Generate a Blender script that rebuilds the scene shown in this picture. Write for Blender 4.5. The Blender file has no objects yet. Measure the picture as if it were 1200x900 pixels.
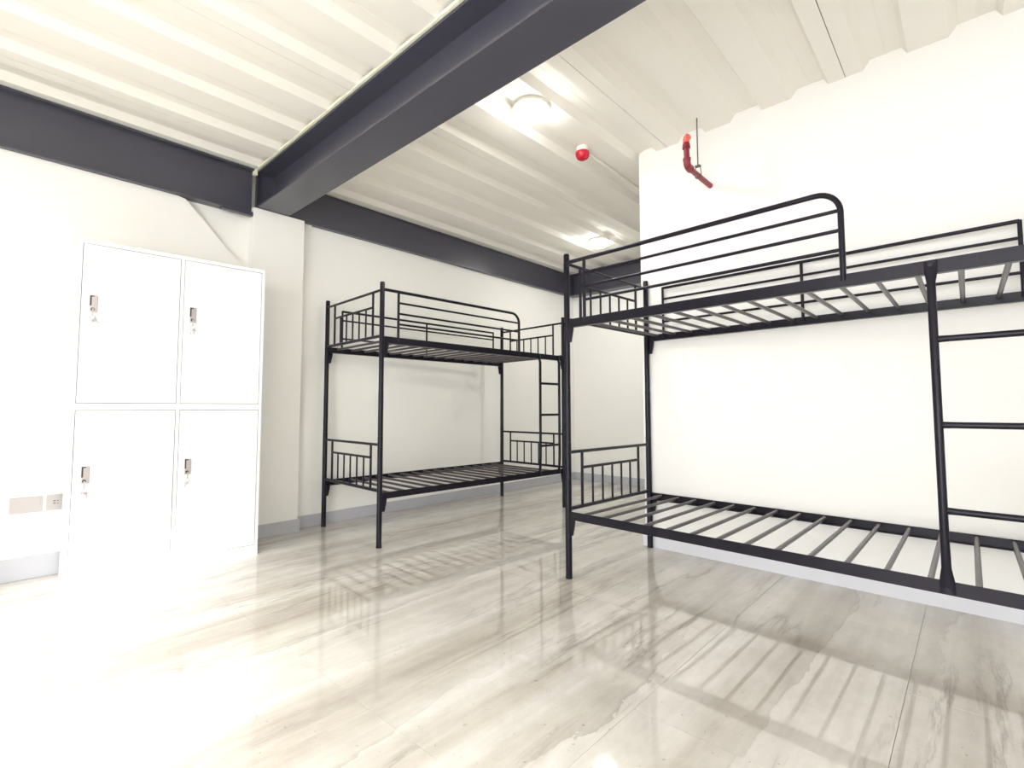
import bpy, bmesh, math, random
from mathutils import Vector, Matrix
random.seed(7)
C = bpy.context.scene
COL = C.collection
PI = math.pi

# ---------------------------------------------------------------- camera
def rot3(yaw, pitch, roll):
    y, p, r = [math.radians(a) for a in (yaw, pitch, roll)]
    F = Vector((math.cos(p)*math.cos(y), math.cos(p)*math.sin(y), math.sin(p)))
    R = Vector((math.sin(y), -math.cos(y), 0)); U = R.cross(F)
    c, s = math.cos(r), math.sin(r)
    return c*R+s*U, -s*R+c*U, F
cam = bpy.data.cameras.new('camera'); camo = bpy.data.objects.new('camera', cam); COL.objects.link(camo)
R_, U_, F_ = rot3(42.4869, 3.4891, -0.128)
camo.matrix_world = Matrix(((R_.x, U_.x, -F_.x, 0), (R_.y, U_.y, -F_.y, 0), (R_.z, U_.z, -F_.z, 0.9463), (0, 0, 0, 1)))
cam.sensor_fit = 'HORIZONTAL'; cam.sensor_width = 36; cam.lens = 584.93/1200*36
cam.shift_x = -3.6/1200; cam.shift_y = -6.88/1200; cam.clip_start = 0.02
C.camera = camo

# ---------------------------------------------------------------- light and exposure
C.view_settings.view_transform = 'Standard'; C.view_settings.look = 'None'
C.view_settings.gamma = 1; C.view_settings.use_curve_mapping = False
C.view_settings.exposure = 0.56
w = bpy.data.worlds.new('sky'); C.world = w; w.use_nodes = True
bg = w.node_tree.nodes['Background']; bg.inputs[0].default_value = (0.95, 0.965, 1.0, 1); bg.inputs[1].default_value = 5.6
sun = bpy.data.lights.new('sun', 'SUN'); sun.energy = 10.5; sun.angle = math.radians(12); sun.color = (1, 0.97, 0.92)
suno = bpy.data.objects.new('sun', sun); COL.objects.link(suno)
suno.rotation_euler = Vector((0.80, 0.57, -0.565)).to_track_quat('-Z', 'Y').to_euler()
def portal(loc, d, sx, sy):
    l = bpy.data.lights.new('sky_portal', 'AREA'); l.shape = 'RECTANGLE'; l.size = sx; l.size_y = sy
    o = bpy.data.objects.new('sky_portal', l); COL.objects.link(o); o.location = loc
    o.rotation_euler = Vector(d).to_track_quat('-Z', 'Z').to_euler(); l.cycles.is_portal = True
XL, YB = -2.6, -2.3            # the two walls behind the camera
DOOR = (-0.8, 1.6, 0.0, 2.45)   # opening in the left wall: y0, y1, z0, z1
WIN = (-2.15, -0.95, 0.6, 2.45)     # second, unseen opening added to the left wall for its light: y0, y1, z0, z1
portal((XL-0.1, (DOOR[0]+DOOR[1])/2, (DOOR[2]+DOOR[3])/2), (1, 0, 0), DOOR[1]-DOOR[0], DOOR[3]-DOOR[2])
portal((XL-0.1, (WIN[0]+WIN[1])/2, (WIN[2]+WIN[3])/2), (1, 0, 0), WIN[1]-WIN[0], WIN[3]-WIN[2])
try:
    C.cycles.max_bounces = 12; C.cycles.diffuse_bounces = 8
except Exception: pass

# ---------------------------------------------------------------- materials
def mat(name, col, rough=0.5, metal=0.0, spec=0.5, noise=None, bump=None, emit=None, coat=0):
    m = bpy.data.materials.new(name); m.use_nodes = True; nt = m.node_tree
    b = nt.nodes['Principled BSDF']
    b.inputs['Base Color'].default_value = (*col, 1); b.inputs['Roughness'].default_value = rough
    b.inputs['Metallic'].default_value = metal; b.inputs['Specular IOR Level'].default_value = spec
    if coat: b.inputs['Coat Weight'].default_value = coat
    if emit:
        b.inputs['Emission Color'].default_value = (*emit[0], 1); b.inputs['Emission Strength'].default_value = emit[1]
    tc = nt.nodes.new('ShaderNodeTexCoord')
    if noise:
        sc, amt = noise
        n = nt.nodes.new('ShaderNodeTexNoise'); n.inputs['Scale'].default_value = sc; n.inputs['Detail'].default_value = 4
        r = nt.nodes.new('ShaderNodeMix'); r.data_type = 'RGBA'
        r.inputs[6].default_value = (*[c*(1-amt) for c in col], 1); r.inputs[7].default_value = (*[min(1, c*(1+amt)) for c in col], 1)
        nt.links.new(tc.outputs['Object'], n.inputs['Vector']); nt.links.new(n.outputs['Fac'], r.inputs[0])
        nt.links.new(r.outputs[2], b.inputs['Base Color'])
    if bump:
        sc, st = bump
        n = nt.nodes.new('ShaderNodeTexNoise'); n.inputs['Scale'].default_value = sc; n.inputs['Detail'].default_value = 5
        bp = nt.nodes.new('ShaderNodeBump'); bp.inputs['Strength'].default_value = st; bp.inputs['Distance'].default_value = 0.01
        nt.links.new(tc.outputs['Object'], n.inputs['Vector']); nt.links.new(n.outputs['Fac'], bp.inputs['Height'])
        nt.links.new(bp.outputs['Normal'], b.inputs['Normal'])
    return m
M = {}
M['wall'] = mat('white_paint', (0.89, 0.885, 0.85), 0.75, noise=(1.3, 0.02), bump=(9, 0.12))
M['wall2'] = mat('white_plaster', (0.90, 0.895, 0.87), 0.8, noise=(1.1, 0.03), bump=(5, 0.2))
M['deck'] = mat('cream_deck_paint', (0.85, 0.825, 0.765), 0.75, noise=(2.0, 0.03), bump=(3, 0.15))
M['beam'] = mat('slate_steel_paint', (0.056, 0.056, 0.078), 0.32, spec=0.75, noise=(3, 0.12), bump=(25, 0.05))
M['seal'] = mat('cream_sealant', (0.85, 0.83, 0.66), 0.7, bump=(40, 0.5))
M['skirt'] = mat('grey_skirting', (0.50, 0.51, 0.55), 0.4, noise=(4, 0.04))
M['skirt2'] = mat('pale_skirting', (0.72, 0.73, 0.78), 0.4, noise=(4, 0.03))
M['black'] = mat('black_powder_coat', (0.010, 0.0085, 0.016), 0.3, spec=0.24, noise=(30, 0.1))
M['slat'] = mat('black_slat_coat', (0.065, 0.053, 0.058), 0.3, spec=0.5, noise=(30, 0.1))  # the black coat lightened: light falling on the slats is in the colour
M['locker'] = mat('white_locker_enamel', (0.87, 0.88, 0.90), 0.3, noise=(2, 0.01))
M['gap'] = mat('gap_shade', (0.18, 0.18, 0.2), 0.8)  # paints the shade between the locker doors
M['chrome'] = mat('brushed_steel', (0.62, 0.57, 0.58), 0.28, metal=0.9)
M['dark'] = mat('dark_lock_and_shade', (0.04, 0.035, 0.04), 0.5)  # lock and slot colour; also paints the shade of the handle recess
M['plate'] = mat('grey_socket_plate', (0.52, 0.49, 0.485), 0.4)
M['red'] = mat('red_pipe_paint', (0.24, 0.022, 0.035), 0.4, noise=(20, 0.15))
M['redcap'] = mat('pink_red_fitting', (0.75, 0.16, 0.12), 0.35)
M['redlens'] = mat('red_plastic_lens', (0.55, 0.008, 0.03), 0.2)
M['rod'] = mat('dull_steel_rod', (0.16, 0.13, 0.14), 0.5, metal=0.4)
M['wplastic'] = mat('white_plastic', (0.85, 0.83, 0.76), 0.4)
M['lamp'] = mat('opal_lamp', (1, 1, 1), 0.4, emit=((1, 0.98, 0.94), 30))
M['grout'] = mat('grey_grout', (0.5, 0.49, 0.46), 0.8)
M['alu'] = mat('white_window_frame', (0.8, 0.8, 0.8), 0.4)

def floor_mat():
    m = bpy.data.materials.new('travertine_tile'); m.use_nodes = True; nt = m.node_tree; N = nt.nodes; L = nt.links
    b = N['Principled BSDF']; b.inputs['Roughness'].default_value = 0.035; b.inputs['IOR'].default_value = 1.72; b.inputs['Specular IOR Level'].default_value = 0.5
    geo = N.new('ShaderNodeNewGeometry'); oi = N.new('ShaderNodeObjectInfo')
    off = N.new('ShaderNodeVectorMath'); off.operation = 'MULTIPLY_ADD'
    cmb = N.new('ShaderNodeCombineXYZ'); L.new(oi.outputs['Random'], cmb.inputs[0])
    L.new(oi.outputs['Random'], cmb.inputs[2])
    L.new(cmb.outputs[0], off.inputs[0]); off.inputs[1].default_value = (0.25, 0, 0.05); L.new(geo.outputs['Position'], off.inputs[2])
    def noise(scale, vec_scale, detail, rough=0.55, dist=0.0, src=off.outputs[0]):
        mp = N.new('ShaderNodeMapping'); mp.inputs['Scale'].default_value = vec_scale; mp.inputs['Rotation'].default_value = (0, 0, math.radians(3))
        L.new(src, mp.inputs['Vector'])
        n = N.new('ShaderNodeTexNoise'); n.inputs['Scale'].default_value = scale; n.inputs['Detail'].default_value = detail
        n.inputs['Roughness'].default_value = rough; n.inputs['Distortion'].default_value = dist
        L.new(mp.outputs[0], n.inputs['Vector']); return n.outputs['Fac']
    def ramp(fac, stops):
        r = N.new('ShaderNodeValToRGB'); L.new(fac, r.inputs[0]); e = r.color_ramp.elements
        while len(e) < len(stops): e.new(0.5)
        for i, (p, c) in enumerate(stops): e[i].position = p; e[i].color = (*c, 1)
        return r.outputs[0]
    def mul(a, bb, f=1.0):
        x = N.new('ShaderNodeMix'); x.data_type = 'RGBA'; x.blend_type = 'MULTIPLY'; x.inputs[0].default_value = f
        L.new(a, x.inputs[6]); L.new(bb, x.inputs[7]); return x.outputs[2]
    bands = ramp(noise(1.0, (0.2, 3.6, 1), 5, 0.5, 0.15), [(0.30, (0.45, 0.42, 0.375)), (0.42, (0.56, 0.53, 0.485)), (0.52, (0.65, 0.63, 0.595)), (0.66, (0.74, 0.725, 0.70))])
    fine = ramp(noise(1.0, (0.8, 24, 1), 5, 0.6, 0.2), [(0.3, (0.94, 0.935, 0.92)), (0.62, (1, 1, 1))])
    c = mul(bands, fine)
    blotch = ramp(noise(5.0, (1, 1.8, 1), 6, 0.7), [(0.3, (0.80, 0.78, 0.76)), (0.65, (1, 1, 1))])
    c = mul(c, blotch, 0.8)
    # thin wavy vein edges: where a stretched noise crosses its mean
    nv = noise(1.0, (0.45, 4.2, 1), 8, 0.6, 0.25)
    a = N.new('ShaderNodeMath'); a.operation = 'SUBTRACT'; L.new(nv, a.inputs[0]); a.inputs[1].default_value = 0.5
    ab = N.new('ShaderNodeMath'); ab.operation = 'ABSOLUTE'; L.new(a.outputs[0], ab.inputs[0])
    vein = ramp(ab.outputs[0], [(0.0, (0.68, 0.66, 0.64)), (0.006, (0.84, 0.83, 0.82)), (0.03, (1, 1, 1))])
    msk = ramp(noise(1.0, (0.7, 2.2, 1), 3, 0.5), [(0.45, (0, 0, 0)), (0.56, (1, 1, 1))])
    mm = N.new('ShaderNodeMix'); mm.data_type = 'RGBA'; mm.blend_type = 'MULTIPLY'; L.new(msk, mm.inputs[0]); L.new(c, mm.inputs[6]); L.new(vein, mm.inputs[7])
    c = mm.outputs[2]
    # bands with one sharp wavy edge that fades to the other side
    sx = N.new('ShaderNodeSeparateXYZ'); L.new(off.outputs[0], sx.inputs[0])
    wv = noise(1.0, (0.4, 1.3, 1), 9, 0.6, 0.1)
    wm = N.new('ShaderNodeMath'); wm.operation = 'MULTIPLY'; L.new(wv, wm.inputs[0]); wm.inputs[1].default_value = 1.5
    wy = N.new('ShaderNodeMath'); wy.operation = 'MULTIPLY_ADD'; L.new(sx.outputs[1], wy.inputs[0]); wy.inputs[1].default_value = 2.5; L.new(wm.outputs[0], wy.inputs[2])
    fr = N.new('ShaderNodeMath'); fr.operation = 'FRACT'; L.new(wy.outputs[0], fr.inputs[0])
    edge = ramp(fr.outputs[0], [(0.0, (0.72, 0.70, 0.67)), (0.03, (0.83, 0.82, 0.80)), (0.30, (0.95, 0.95, 0.94)), (0.55, (1, 1, 1))])
    msk2 = ramp(noise(1.0, (0.4, 1.3, 1), 2, 0.5), [(0.40, (0.25, 0.25, 0.25)), (0.60, (1, 1, 1))])
    m2 = N.new('ShaderNodeMix'); m2.data_type = 'RGBA'; m2.blend_type = 'MULTIPLY'; L.new(msk2, m2.inputs[0]); L.new(c, m2.inputs[6]); L.new(edge, m2.inputs[7])
    c = m2.outputs[2]
    spk = ramp(noise(60.0, (1, 1, 1), 2, 0.5), [(0.24, (0.6, 0.58, 0.55)), (0.29, (1, 1, 1))])
    c = mul(c, spk, 0.8)
    L.new(c, b.inputs['Base Color'])
    return m
M['floor'] = floor_mat()

# ---------------------------------------------------------------- mesh helpers
class MB:
    def __init__(s): s.v = []; s.f = []
    def box(s, x0, x1, y0, y1, z0, z1):
        n = len(s.v)
        s.v += [(x, y, z) for z in (z0, z1) for y in (y0, y1) for x in (x0, x1)]
        s.f += [tuple(n+i for i in q) for q in ((0, 2, 3, 1), (4, 5, 7, 6), (0, 1, 5, 4), (2, 6, 7, 3), (0, 4, 6, 2), (1, 3, 7, 5))]
        return s
    def prism(s, poly, axis, a, b):
        """poly: 2D points in the two other axes (in x,y,z order); extruded on axis from a to b"""
        n = len(s.v); k = len(poly)
        for val in (a, b):
            for p in poly:
                q = list(p); q.insert(axis, val); s.v.append(tuple(q))
        s.f.append(tuple(range(n, n+k))); s.f.append(tuple(range(n+2*k-1, n+k-1, -1)))
        for i in range(k):
            j = (i+1) % k; s.f.append((n+i, n+k+i, n+k+j, n+j))
        return s
    def tube(s, pts, r, seg=10, ell=None):
        """round tube along a polyline; r a number or a list; ell: list of (ra, rb) per point"""
        P = [Vector(p) for p in pts]; n = len(s.v); m = len(P)
        T = []
        for i in range(m):
            d = (P[min(i+1, m-1)]-P[max(i-1, 0)]); T.append(d.normalized())
        ref = Vector((0, 0, 1)) if abs(T[0].z) < 0.9 else Vector((0, 1, 0))
        a = T[0].cross(ref).normalized()
        for i in range(m):
            a = (a - T[i]*a.dot(T[i])).normalized(); b = T[i].cross(a)
            ra, rb = ell[i] if ell else ((r[i], r[i]) if isinstance(r, (list, tuple)) else (r, r))
            for k in range(seg):
                t = 2*PI*k/seg
                s.v.append(tuple(P[i]+a*ra*math.cos(t)+b*rb*math.sin(t)))
        for i in range(m-1):
            for k in range(seg):
                k2 = (k+1) % seg; s.f.append((n+i*seg+k, n+i*seg+k2, n+(i+1)*seg+k2, n+(i+1)*seg+k))
        s.f.append(tuple(n+k for k in reversed(range(seg)))); s.f.append(tuple(n+(m-1)*seg+k for k in range(seg)))
        return s
    def build(s, name, m, parent=None, smooth=False, bevel=0, loc=None):
        me = bpy.data.meshes.new(name); me.from_pydata(s.v, [], s.f)
        bm = bmesh.new(); bm.from_mesh(me); bmesh.ops.recalc_face_normals(bm, faces=bm.faces)
        if bevel: bmesh.ops.bevel(bm, geom=bm.edges[:], offset=bevel, segments=2, affect='EDGES', profile=0.5, clamp_overlap=True)
        bm.to_mesh(me); bm.free()
        if smooth:
            for p in me.polygons: p.use_smooth = True
            try: me.set_sharp_from_angle(angle=math.radians(50))
            except Exception: pass
        me.materials.append(m)
        o = bpy.data.objects.new(name, me); COL.objects.link(o)
        if parent: o.parent = parent
        if loc: o.location = loc
        return o
def tag(o, label=None, cat=None, group=None, kind=None):
    if label: o['label'] = label
    if cat: o['category'] = cat
    if group: o['group'] = group
    if kind: o['kind'] = kind
    return o
def thing(name, label, cat, loc=(0, 0, 0), rz=0, group=None):
    o = bpy.data.objects.new(name, None); COL.objects.link(o); o.location = loc; o.rotation_euler = (0, 0, rz)
    o.empty_display_size = 0.1
    return tag(o, label, cat, group)
def struct(o): o['kind'] = 'structure'; return o
def kids(o): return list(o.children)
def copy_tree(o, parent=None):
    c = o.copy(); COL.objects.link(c)
    if parent: c.parent = parent
    for ch in kids(o): copy_tree(ch, c)
    return c

# ---------------------------------------------------------------- setting
ZC = 2.757      # low flats of the deck
ZU = 0.043      # depth of its flutes
XE = 5.56       # end wall
YA = 4.0        # back wall
PX = 3.205      # face of the partition, slightly turned like the photo shows
PY = 1.712

# floor: slab (grout) and tiles
fl = struct(MB().box(XL-0.15, XE+0.15, YB-0.15, YA+0.15, -0.12, -0.004).build('floor', M['grout']))
tile_me = {}
ROW = 0.625; TL = 1.25
y = 0.205-ROW*5; row = -5
gapw = 0.0006
while y < YA+0.01:
    offx = 1.457 if row % 2 == 0 and row <= 0 else 0.895
    y0, y1 = max(y, YB-0.02), min(y+ROW, YA+0.02)
    if y1-y0 > 0.02:
        x = offx-TL*3
        while x < XE:
            x0, x1 = max(x, XL-0.02), min(x+TL, XE+0.02)
            if x1-x0 > 0.02:
                key = (round(x1-x0, 3), round(y1-y0, 3))
                if key not in tile_me:
                    o = MB().box(gapw, x1-x0-gapw, gapw, y1-y0-gapw, -0.01, 0).build('tile', M['floor'], fl, bevel=0.0006)
                    tile_me[key] = o.data
                else:
                    o = bpy.data.objects.new('tile', tile_me[key]); COL.objects.link(o); o.parent = fl
                o.location = (x0, y0, 0)
            x += TL
    y += ROW; row += 1

# unseen slab added to block the sky, and corrugated deck panels
PER = 0.3503
ce = struct(MB().box(XL-0.15, XE+0.15, YB-0.15, YA+0.3, ZC+ZU+0.004, ZC+0.2).build('ceiling', M['deck']))
def rib(y0):   # one period starting at the middle of a low flat
    z0, z1 = ZC, ZC+ZU
    return [(y0+0.081, z0), (y0+0.104, z1), (y0+0.164, z1), (y0+0.170, z1-0.0018), (y0+0.176, z1), (y0+0.239, z1), (y0+0.272, z0)]
def deck(y0, x0, x1, n=3):
    pts = [(y0+0.0018, ZC+0.012), (y0+0.0018, ZC)]
    for k in range(n): pts += rib(y0+k*PER)
    pts += [(y0+n*PER-0.0018, ZC), (y0+n*PER-0.0018, ZC+0.012)]
    pts = [p for p in pts if p[0] < YA+0.12]
    # thin folded sheet: front skin and back skin
    mb = MB(); m = len(pts)
    for xx in (x0, x1):
        for p in pts: mb.v.append((xx, p[0], p[1]))
    for i in range(m-1): mb.f.append((i, i+1, m+i+1, m+i))
    o = mb.build('deck_panel', M['deck'], ce)
    return o
s0 = 0.439
for k in range(-3, 4):
    ys = s0+k*3*PER
    if ys > YA: continue
    for xa, xb in ((XL, 1.52), (1.5215, XE)):
        deck(ys, xa, xb)

# walls
# back wall (right of the column) and, left of it, a board wall with a cut corner in front of a recess
struct(MB().box(XL-0.15, XE+0.15, YA, YA+0.12, -0.01, ZC+ZU).build('wall_back', M['wall']))
bd = [(XL, 0), (1.385, 0), (1.385, 1.93), (0.965, 2.385), (0.945, 2.4), (0.90, 2.4075), (XL, 2.4075)]
struct(MB().prism(bd, 1, 3.952, YA).build('wall_back_lining', M['wall'], bevel=0.002))
struct(MB().box(1.375, 1.765, 3.915, YA, 0, 2.462).build('wall_column', M['wall'], bevel=0.004))
# partition with a top edge that follows the flutes
top = [(YB-0.12, 0.0), (PY, 0.0)]
prof = [(PY, ZC+0.03)]
ys = s0+12*PER
pp = []
for k in range(-12, 14): pp += rib(s0+k*PER)
pp = [p for p in pp if YB-0.1 < p[0] < PY-0.01]
pp.sort(key=lambda q: -q[0])
poly = top+prof+pp+[(YB-0.12, ZC)]
pw = struct(MB().prism(poly, 0, 0, 0.15).build('wall_right', M['wall2']))
pw.location = (3.208, 0, 0)
pw.rotation_euler = (0, 0, 0)
# the partition turns by 1.7 degrees about its free edge
a = math.radians(-1.5)
pw.matrix_world = Matrix.Translation((3.205, PY, 0)) @ Matrix.Rotation(a, 4, 'Z') @ Matrix.Translation((0, -PY, 0))
struct(MB().box(XE, XE+0.12, PY-2.0, YA+0.12, -0.01, ZC+ZU).build('wall_end', M['wall']))
struct(MB().box(3.3, XE+0.12, -0.3, -0.2, -0.01, ZC+ZU).build('wall_side', M['wall']))
lw = MB()
H3 = ZC+ZU
for ya, yb, za, zb in ((YB-0.15, WIN[0], -0.01, H3), (WIN[0], WIN[1], -0.01, WIN[2]), (WIN[0], WIN[1], WIN[3], H3), (WIN[1], DOOR[0], -0.01, H3), (DOOR[0], DOOR[1], DOOR[3], H3), (DOOR[1], YA+0.12, -0.01, H3)):
    lw.box(XL-0.15, XL, ya, yb, za, zb)
struct(lw.build('wall_left', M['wall']))
struct(MB().box(XL, 3.3, YB-0.15, YB, -0.01, H3).build('wall_front', M['wall']))
# frames of the openings, out of the photo on the left
def frame(name, y0, y1, z0, z1):
    m = MB(); ym = (y0+y1)/2
    for ya, yb, za, zb in ((y0, y0+0.05, z0, z1), (y1-0.05, y1, z0, z1), (y0, y1, z1-0.05, z1), (ym-0.03, ym+0.03, z0, z1), (y0, y1, z0, z0+0.03)):
        m.box(XL-0.09, XL-0.04, ya, yb, za, zb)
    struct(m.build(name, M['alu']))
frame('door_1', *DOOR); frame('added_window_1', *WIN)

# baseboards
struct(MB().box(1.765, XE, YA-0.012, YA, 0, 0.093).build('baseboard_back', M['skirt'], bevel=0.002))
struct(MB().box(XL, 1.375, 3.940, 3.952, 0, 0.125).build('baseboard_back_left', M['skirt'], bevel=0.002))
cb = MB().box(1.363, 1.777, 3.903, 3.915, 0, 0.093).box(1.363, 1.375, 3.915, 3.952, 0, 0.093).box(1.765, 1.777, 3.915, YA, 0, 0.093)
struct(cb.build('baseboard_column', M['skirt']))
struct(MB().box(XE-0.012, XE, PY-1.9, YA-0.012, 0, 0.093).build('baseboard_end', M['skirt'], bevel=0.002))
pb = struct(MB().box(-0.012, 0, YB, PY, 0, 0.08).box(-0.012, 0.15, PY, PY+0.012, 0, 0.08).build('baseboard_right', M['skirt2']))
pb.matrix_world = pw.matrix_world.copy()

# small plaster pad under the beam right of the column, sealant lines, thin conduit edge beside the column
struct(MB().prism([(1.767, 2.462), (1.85, 2.462), (1.85, 2.425), (1.80, 2.395), (1.767, 2.395)], 1, 3.972, YA).build('trim_1', M['wall']))
struct(MB().box(1.388, 1.402, YB, 3.95, ZC-0.004, ZC+0.012).build('trim_2', M['seal']))
struct(MB().box(1.372, 1.400, 3.925, 3.952, 2.715, ZC).build('trim_3', M['seal']))

# ---------------------------------------------------------------- steel beams
def beam(name, label, axis, c, a0, a1, z0, z1, fw, tf=0.014, tw=0.009, off=0.0, fw_top=None, tbot=None, stiff=None):
    """I beam along axis 0 or 1; c is the coordinate of its middle, off shifts the web"""
    t = thing(name, label, 'beam', (0, 0, 0)); tb = tbot or tf; fwt = fw_top or fw
    def bar(nm, p0, p1, za, zb, bev=0.002):
        mb = MB()
        if axis == 0: mb.box(a0, a1, p0, p1, za, zb)
        else: mb.box(p0, p1, a0, a1, za, zb)
        mb.build(nm, M['beam'], t, bevel=bev)
    bar('top_flange', c-fwt/2, c+fwt/2, z1-tf, z1)
    bar('bottom_flange', c-fw/2, c+fw/2, z0, z0+tb)
    bar('web', c+off-tw/2, c+off+tw/2, z0+tb, z1-tf, 0)
    return t
mb_ = beam('steel_beam', 'big dark grey steel I-beam crossing the ceiling towards the viewer', 1, 1.5225, YB, 3.925, 2.465, ZC-0.004, 0.237)
MB().box(1.396, 1.404, 3.926, 3.951, 2.465, ZC-0.004).build('end_plate', M['beam'], mb_)
bl = beam('steel_beam', 'dark grey steel beam above the white lockers, left of the ceiling crossing beam', 0, 3.985, XL, 1.374, 2.408, ZC-0.004, 0.14, tf=0.012, tbot=0.012, off=-0.026)
MB().box(1.16, 1.372, 3.908, 3.951, 2.388, 2.4075).build('splice_plate', M['beam'], bl, bevel=0.002)
beam('steel_beam', 'dark grey steel beam above the far bunk bed, right of the column', 0, 3.99, 1.41, 5.55, 2.464, ZC-0.004, 0.08, off=-0.022)
beam('steel_beam', 'short dark grey steel beam over the far end wall behind the near bunk bed', 1, 5.49, -0.2, 3.94, 2.46, ZC-0.004, 0.13)

# ---------------------------------------------------------------- bunk bed
L_, W_, H_ = 1.979, 0.874, 1.84
ZUB, ZLB = (1.408, 1.456), (0.325, 0.371)
def make_bunk(label):
    t = thing('bunk_bed', label, 'bunk bed', group='black metal bunk beds')
    K = M['black']
    for (x, y) in ((0, 0), (L_, 0), (0, W_), (L_, W_)):
        p = MB().tube([(x, y, 0), (x, y, 0.012)], 0.0195, 14).tube([(x, y, 0.0), (x, y, 0.756)], 0.0185, 14)
        p.tube([(x, y, 0.758), (x, y, 1.07)], 0.0178, 14).tube([(x, y, 0.74), (x, y, 1.2)], 0.0165, 12)
        p.tube([(x, y, 1.072), (x, y, H_-0.006), (x, y, H_)], [0.0172, 0.0172, 0.014], 14)
        po = p.build('post', K, t, smooth=True)
    # side rails: angle irons
    for z0, z1 in (ZUB, ZLB):
        for y, s in ((0, 1), (W_, -1)):
            yo = y-0.009*s
            m = MB().box(0.012, L_-0.012, min(yo, yo+0.003*s), max(yo, yo+0.003*s), z0, z1)
            m.box(0.018, L_-0.018, min(yo, yo+0.028*s), max(yo, yo+0.028*s), z0, z0+0.003)
            ra = m.build('side_rail', K, t, bevel=0.0008)
            for x in (0.0, L_):     # gusset plates on the posts, below the rail
                sg = 1 if x == 0 else -1
                tri = [(x+sg*0.012, z0+0.004), (x+sg*0.052, z0+0.004), (x+sg*0.050, z0-0.02), (x+sg*0.036, z0-0.085), (x+sg*0.012, z0-0.085)]
                MB().prism(tri, 1, min(yo, yo+0.006*s), max(yo, yo+0.006*s)).build('gusset', K, ra)
        for k in range(15):
            x = 0.092+k*0.1235
            MB().tube([(x, 0.0, z1-0.014), (x, W_, z1-0.014)], 0.0095, 8).build('slat', M['slat'], t, smooth=True)
    # end panels
    for x in (0, L_):
        for zt, z2, zb in ((1.785, 1.676, 1.462), (0.698, 0.603, 0.385)):
            m = MB().tube([(x, 0.0, zt), (x, W_, zt)], 0.0095, 8).tube([(x, 0, zb-0.004), (x, W_, zb-0.004)], 0.0115, 8)
            m.tube([(x, 0.128, zt), (x, 0.128, zb)], 0.0085, 8).tube([(x, W_-0.134, zt), (x, W_-0.134, zb)], 0.0085, 8)
            m.tube([(x, 0.128, z2), (x, W_-0.134, z2)], 0.0085, 8)
            e = m.build('end_panel', K, t, smooth=True)
            for k in range(5):
                y = 0.128+(k+1)*(W_-0.262)/6
                MB().tube([(x, y, zb), (x, y, z2)], 0.0065, 8).build('spindle', K, e, smooth=True)
    # front guard rail with a rounded corner
    r = 0.085; yc = -0.004; xe = 1.362; zt = 1.788
    pts = [(0.0, yc, zt), (xe-r, yc, zt)]+[(xe-r+r*math.sin(a), yc, zt-r+r*math.cos(a)) for a in [PI/2*i/8 for i in range(1, 9)]]+[(xe, yc, 1.43)]
    g = MB().tube(pts, 0.011, 10).tube([(0.129, yc, zt), (0.129, yc, 1.43)], 0.0095, 8).build('guard_rail', K, t, smooth=True)
    for z in (1.708, 1.630, 1.553):
        MB().tube([(0.129, yc, z), (xe, yc, z)], 0.0078, 8).build('guard_bar', K, g, smooth=True)
    # back guard rail: low, full length
    yb = W_+0.002
    b = MB().tube([(0.129, yb, 1.768), (1.852, yb, 1.768)], 0.0095, 8)
    for x in (0.129, 0.984, 1.852): b.tube([(x, yb, 1.772), (x, yb, 1.43)], 0.0085, 8)
    b = b.build('back_guard_rail', K, t, smooth=True)
    for z in (1.692, 1.537): MB().tube([(0.129, yb, z), (1.852, yb, z)], 0.0075, 8).build('guard_bar', K, b, smooth=True)
    # ladder with flattened, bolted ends
    for x in (1.620,):
        m = MB()
        for xx in (1.620, 1.890):
            yl = -0.022
            zz = [0.328, 0.372, 0.415, 0.50, 1.375, 1.405, 1.452]
            yy = [-0.0135, -0.0135, yl+0.004, yl, yl, -0.0145, -0.0125]
            el = [(0.020, 0.0025), (0.020, 0.003), (0.0135, 0.011), (0.0125, 0.0125), (0.0125, 0.0125), (0.017, 0.004), (0.019, 0.0025)]
            n0 = len(m.v); seg = 12
            for z, yy_, (ra, rb) in zip(zz, yy, el):
                for k in range(seg):
                    a = 2*PI*k/seg; m.v.append((xx+ra*math.cos(a), yy_+rb*math.sin(a), z))
            for i in range(len(zz)-1):
                for k in range(seg):
                    k2 = (k+1) % seg; m.f.append((n0+i*seg+k, n0+i*seg+k2, n0+(i+1)*seg+k2, n0+(i+1)*seg+k))
            m.f.append(tuple(n0+k for k in reversed(range(seg)))); m.f.append(tuple(n0+(len(zz)-1)*seg+k for k in range(seg)))
        lad = m.build('ladder', K, t, smooth=True)
        for z in (1.178, 0.888, 0.604):
            MB().tube([(1.622, -0.022, z), (1.66, -0.022, z), (1.85, -0.022, z), (1.888, -0.022, z)], 0, 10,
                      ell=[(0.006, 0.0125), (0.0105, 0.011), (0.0105, 0.011), (0.006, 0.0125)]).build('rung', K, lad, smooth=True)
        for xx in (1.62, 1.89):
            for z in (1.438, 0.343):
                MB().tube([(xx, -0.014, z), (xx, -0.0195, z)], 0.007, 10).build('bolt', K, lad)
    # bolts on the posts and the corner pads of the top panels
    for x in (0, L_):
        for y, s in ((0, -1), (W_, 1)):
            for z in (1.43, 0.348):
                MB().tube([(x, y+s*0.017, z), (x, y+s*0.021, z)], 0.006, 8).build('bolt', K, t)
    return t
far_bed = make_bunk('black metal bunk bed along the back wall, farther from the viewer, whole in view')
far_bed.location = (1.9296, 3.0322, 0); far_bed.rotation_euler = (0, 0, math.radians(-2.69))
near_bed = copy_tree(far_bed)
near_bed['label'] = 'nearest black metal bunk bed against the right wall, cut by the right edge'
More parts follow.
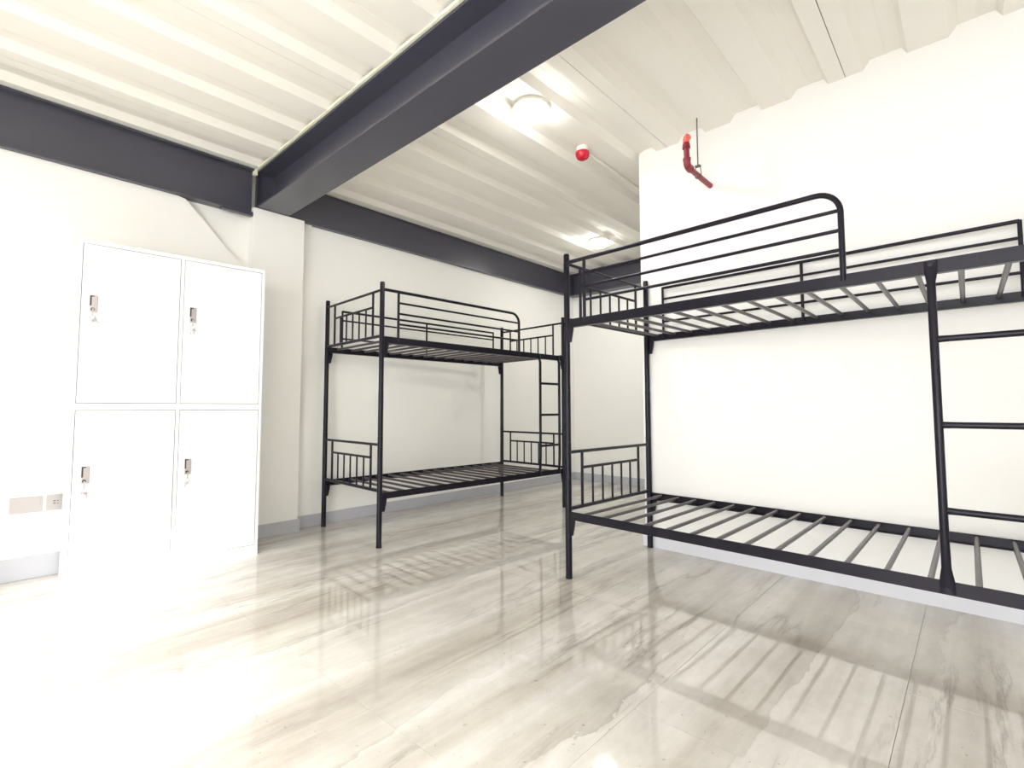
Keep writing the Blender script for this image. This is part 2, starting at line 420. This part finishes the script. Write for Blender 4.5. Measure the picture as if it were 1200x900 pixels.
for i, ch in enumerate([c for c in near_bed.children if c.name.startswith('slat')]):
    k = i % 15; x = 0.092+k*0.1235
    ch.matrix_local = Matrix.Translation((x, 0, 0)) @ Matrix.Rotation(math.radians(3.2*k/14), 4, 'Z') @ Matrix.Translation((-x, 0, 0))
near_bed.location = (2.3061, 1.7054, 0); near_bed.rotation_euler = (0, 0, math.radians(-92.69))

# ---------------------------------------------------------------- lockers
lk = thing('locker', 'tall white four-door steel locker with keys in its locks', 'locker', (0.38, 3.55, 0), math.radians(-4.0))
u0, u1, LH, LD = -0.018, 0.932, 1.88, 0.36
d1, d2 = (0.006, 0.454), (0.478, 0.912)
zu_, zl_ = (0.983, 1.856), (0.068, 0.940)
g = 0.0032
MB().box(u0, u1, 0.014, LD, 0, LH).build('carcass', M['locker'], lk, bevel=0.002)
fr = MB()
fr.box(u0, d1[0]-g, 0, 0.014, 0, LH).box(d1[1]+g, d2[0]-g, 0, 0.014, 0, LH).box(d2[1]+g, u1, 0, 0.014, 0, LH)
for a, b in (d1, d2):
    fr.box(a-g, b+g, 0, 0.014, 0, zl_[0]-g).box(a-g, b+g, 0, 0.014, zl_[1]+g, zu_[0]-g).box(a-g, b+g, 0, 0.014, zu_[1]+g, LH)
fr.build('front_frame', M['locker'], lk)
fb = MB().box(u0+0.004, u1-0.004, 0.0125, 0.0138, 0.004, LH-0.004).build('gap_shade_sheet', M['gap'], lk)  # dark sheet added behind the doors as the shade in their gaps
def locker_door(a, b, z0, z1, hu, hz, vent, spin):
    d = MB().box(a, b, 0.0005, 0.012, z0, z1).build('door', M['locker'], lk, bevel=0.0012)
    h = MB().box(hu, hu+0.034, -0.005, 0.001, hz, hz+0.092).build('handle', M['chrome'], d, bevel=0.0012)
    MB().box(hu+0.001, hu+0.009, -0.0062, -0.0048, hz+0.034, hz+0.09).box(hu+0.009, hu+0.02, -0.0062, -0.0048, hz+0.084, hz+0.09).build('recess_shade', M['dark'], d)  # raised dark bars standing in for the shade of the grip recess
    cx, cz = hu+0.014, hz+0.014
    MB().tube([(cx, -0.004, cz), (cx, -0.012, cz)], 0.0085, 12).build('lock', M['dark'], d, smooth=True)
    # key in the lock, ring and second key hanging
    k = MB().tube([(cx, -0.012, cz), (cx, -0.02, cz)], 0.002, 6)
    kz = cz-0.012
    k.box(cx-0.0035, cx+0.0035, -0.026, -0.0235, kz-0.026, kz+0.014)
    ring = [(cx+0.011*math.sin(t), -0.024, kz-0.036+0.011*math.cos(t)) for t in [2*PI*i/12 for i in range(13)]]
    k.tube(ring, 0.0016, 5)
    for ang, ln in ((spin, 0.03), (spin*0.2-0.3, 0.034)):
        dx, dz = math.sin(ang), -math.cos(ang); px, pz = cx+dx*0.008, kz-0.046
        k.tube([(px, -0.024, pz), (px+dx*0.011, -0.022, pz+dz*0.011)], [0.0085, 0.0085], 8)
        k.tube([(px+dx*0.011, -0.022, pz+dz*0.011), (px+dx*ln, -0.02, pz+dz*ln)], 0.0024, 6)
    k.build('key_ring', M['chrome'], d, smooth=True)
    if vent:
        v = MB()
        for i in range(6):
            zz = z0+0.036+i*0.0165
            v.prism([(-0.0045, zz), (0.002, zz+0.008), (0.002, zz-0.001)], 0, vent, vent+0.072)
        v.build('vent', M['locker'], d)
locker_door(*d1, *zu_, 0.040, 1.482, None, 0.9)
locker_door(*d2, *zu_, 0.508, 1.478, None, 0.25)
locker_door(*d1, *zl_, 0.040, 0.548, 0.345, 0.4)
locker_door(*d2, *zl_, 0.510, 0.556, 0.805, -0.35)

# ---------------------------------------------------------------- wall plates
sp = thing('wall_plate', 'blank grey rectangular cover plate low on the wall left of the locker', 'cover plate', (0.172, 3.951, 0.367), group=None)
MB().box(0, 0.134, -0.007, 0, 0, 0.088).build('plate', M['plate'], sp, bevel=0.002)
MB().box(0.008, 0.126, -0.0085, -0.0065, 0.008, 0.08).build('cover', M['plate'], sp, bevel=0.001)
so = thing('wall_socket', 'grey wall socket with two small slots, half hidden by the locker', 'socket', (0.322, 3.951, 0.367))
MB().box(0, 0.134, -0.007, 0, 0, 0.088).build('plate', M['plate'], so, bevel=0.002)
for z in (0.036, 0.05): MB().box(0.030, 0.040, -0.0078, -0.0065, z, z+0.005).build('slot', M['dark'], so)
for z in (0.036, 0.05): MB().box(0.046, 0.052, -0.0078, -0.0065, z, z+0.004).build('slot', M['dark'], so)

# ---------------------------------------------------------------- red pipe
PYp, PZp, PXp = 1.198, 2.388, 2.832
pi_ = thing('fire_pipe', 'dark red elbow pipe stub poking out of the right wall near the ceiling', 'pipe', (PXp, PYp, PZp))
MB().tube([(0.03, 0, 0), (0.378, 0, 0)], 0.0165, 14).build('branch_pipe', M['red'], pi_, smooth=True)
el = [(0.045, 0, 0), (0.03, 0, 0)]+[(0.03-0.03*math.sin(a), 0, 0.03-0.03*math.cos(a)) for a in [PI/2*i/6 for i in range(1, 7)]]+[(0, 0, 0.045)]
MB().tube(el, 0.021, 14).tube([(0.04, 0, 0), (0.052, 0, 0)], 0.0235, 14).tube([(0, 0, 0.036), (0, 0, 0.048)], 0.0235, 14).build('elbow', M['red'], pi_, smooth=True)
MB().tube([(0, 0, 0.03), (-0.004, 0, 0.150)], 0.0165, 14).build('riser', M['red'], pi_, smooth=True)
MB().tube([(-0.004, 0, 0.108), (-0.004, 0, 0.116), (-0.004, 0, 0.132)], [0.0235, 0.0235, 0.0215], 14).build('coupling', M['red'], pi_, smooth=True)
MB().tube([(-0.004, 0, 0.142), (-0.004, 0, 0.168)], 0.0195, 14).tube([(-0.004, 0.0, 0.168), (-0.012, -0.018, 0.172)], 0.0205, 14).build('end_fitting', M['redcap'], pi_, smooth=True)
ha = thing('pipe_hanger', 'thin steel rod with a ring clamp holding the red pipe to the ceiling', 'hanger', (2.996, PYp, PZp))
MB().tube([(0, 0, 0.062), (0, 0, ZC+0.02-PZp)], 0.0042, 8).build('rod', M['rod'], ha, smooth=True)
MB().box(-0.012, 0.012, -0.016, 0.016, 0.056, 0.064).build('clamp_plate', M['rod'], ha)
lp = [(0, -0.018*math.cos(a) if True else 0, 0.0+0.0205*math.sin(a)) for a in [PI*i/10 for i in range(0, 11)]]
loop = [(0, -0.014, 0.06), (0, -0.0185, 0.02)]+[(0, 0.0185*math.sin(a), 0.0185*math.cos(a)) for a in [-PI/2-PI*i/10 for i in range(0, 11)]]+[(0, 0.0185, 0.02), (0, 0.014, 0.06)]
MB().tube(loop, 0.0028, 6).build('clamp_loop', M['rod'], ha, smooth=True)

# ---------------------------------------------------------------- alarm and its conduit
al = thing('fire_alarm', 'small round red and white alarm dome on the ceiling', 'alarm', (2.80, 1.925, ZC))
def lathe(prof, seg=24):
    m = MB(); n = len(prof)
    for i in range(seg):
        a = 2*PI*i/seg
        for r, z in prof: m.v.append((r*math.cos(a), r*math.sin(a), z))
    for i in range(seg):
        j = (i+1) % seg
        for k in range(n-1): m.f.append((i*n+k, j*n+k, j*n+k+1, i*n+k+1))
    m.f.append(tuple(i*n for i in range(seg))); m.f.append(tuple(i*n+n-1 for i in reversed(range(seg))))
    return m
lathe([(0.040, 0), (0.042, -0.012), (0.043, -0.034), (0.040, -0.038)]).build('base', M['wplastic'], al, smooth=True)
lathe([(0.048, -0.036), (0.0495, -0.046), (0.047, -0.060), (0.038, -0.078), (0.024, -0.088), (0.012, -0.090)]).build('dome', M['redlens'], al, smooth=True)
lathe([(0.011, -0.088), (0.012, -0.094), (0.004, -0.097)], 12).build('sensor_tip', M['red'], al, smooth=True)
tag(MB().tube([(2.845, 1.935, ZC-0.011), (XE, 1.975, ZC-0.011)], 0.0105, 10).build('conduit', M['wplastic'], smooth=True), 'thin white conduit pipe running along the ceiling from the red alarm', 'conduit')

# ---------------------------------------------------------------- ceiling lights
def lamp(x, y, watts, label):
    t = thing('ceiling_light', label, 'ceiling light', (x, y, ZC), group='round ceiling lights')
    lathe([(0.108, 0), (0.110, -0.006), (0.110, -0.022), (0.104, -0.026)]).build('housing', M['wplastic'], t, smooth=True)
    lathe([(0.103, -0.024), (0.103, -0.040), (0.094, -0.058), (0.068, -0.074), (0.030, -0.082), (0.006, -0.083)]).build('diffuser', M['lamp'], t, smooth=True)
    l = bpy.data.lights.new('lamp_light', 'AREA'); l.shape = 'DISK'; l.size = 0.18; l.energy = watts; l.color = (1, 0.97, 0.92)
    lo = bpy.data.objects.new('lamp_light', l); COL.objects.link(lo); lo.parent = t; lo.location = (0, 0, -0.09)
lamp(2.20, 1.88, 4, 'bright round ceiling light, the larger and nearer one left of the red alarm')
lamp(4.50, 2.895, 6, 'small bright round ceiling light farther back, just above the near bunk bed')
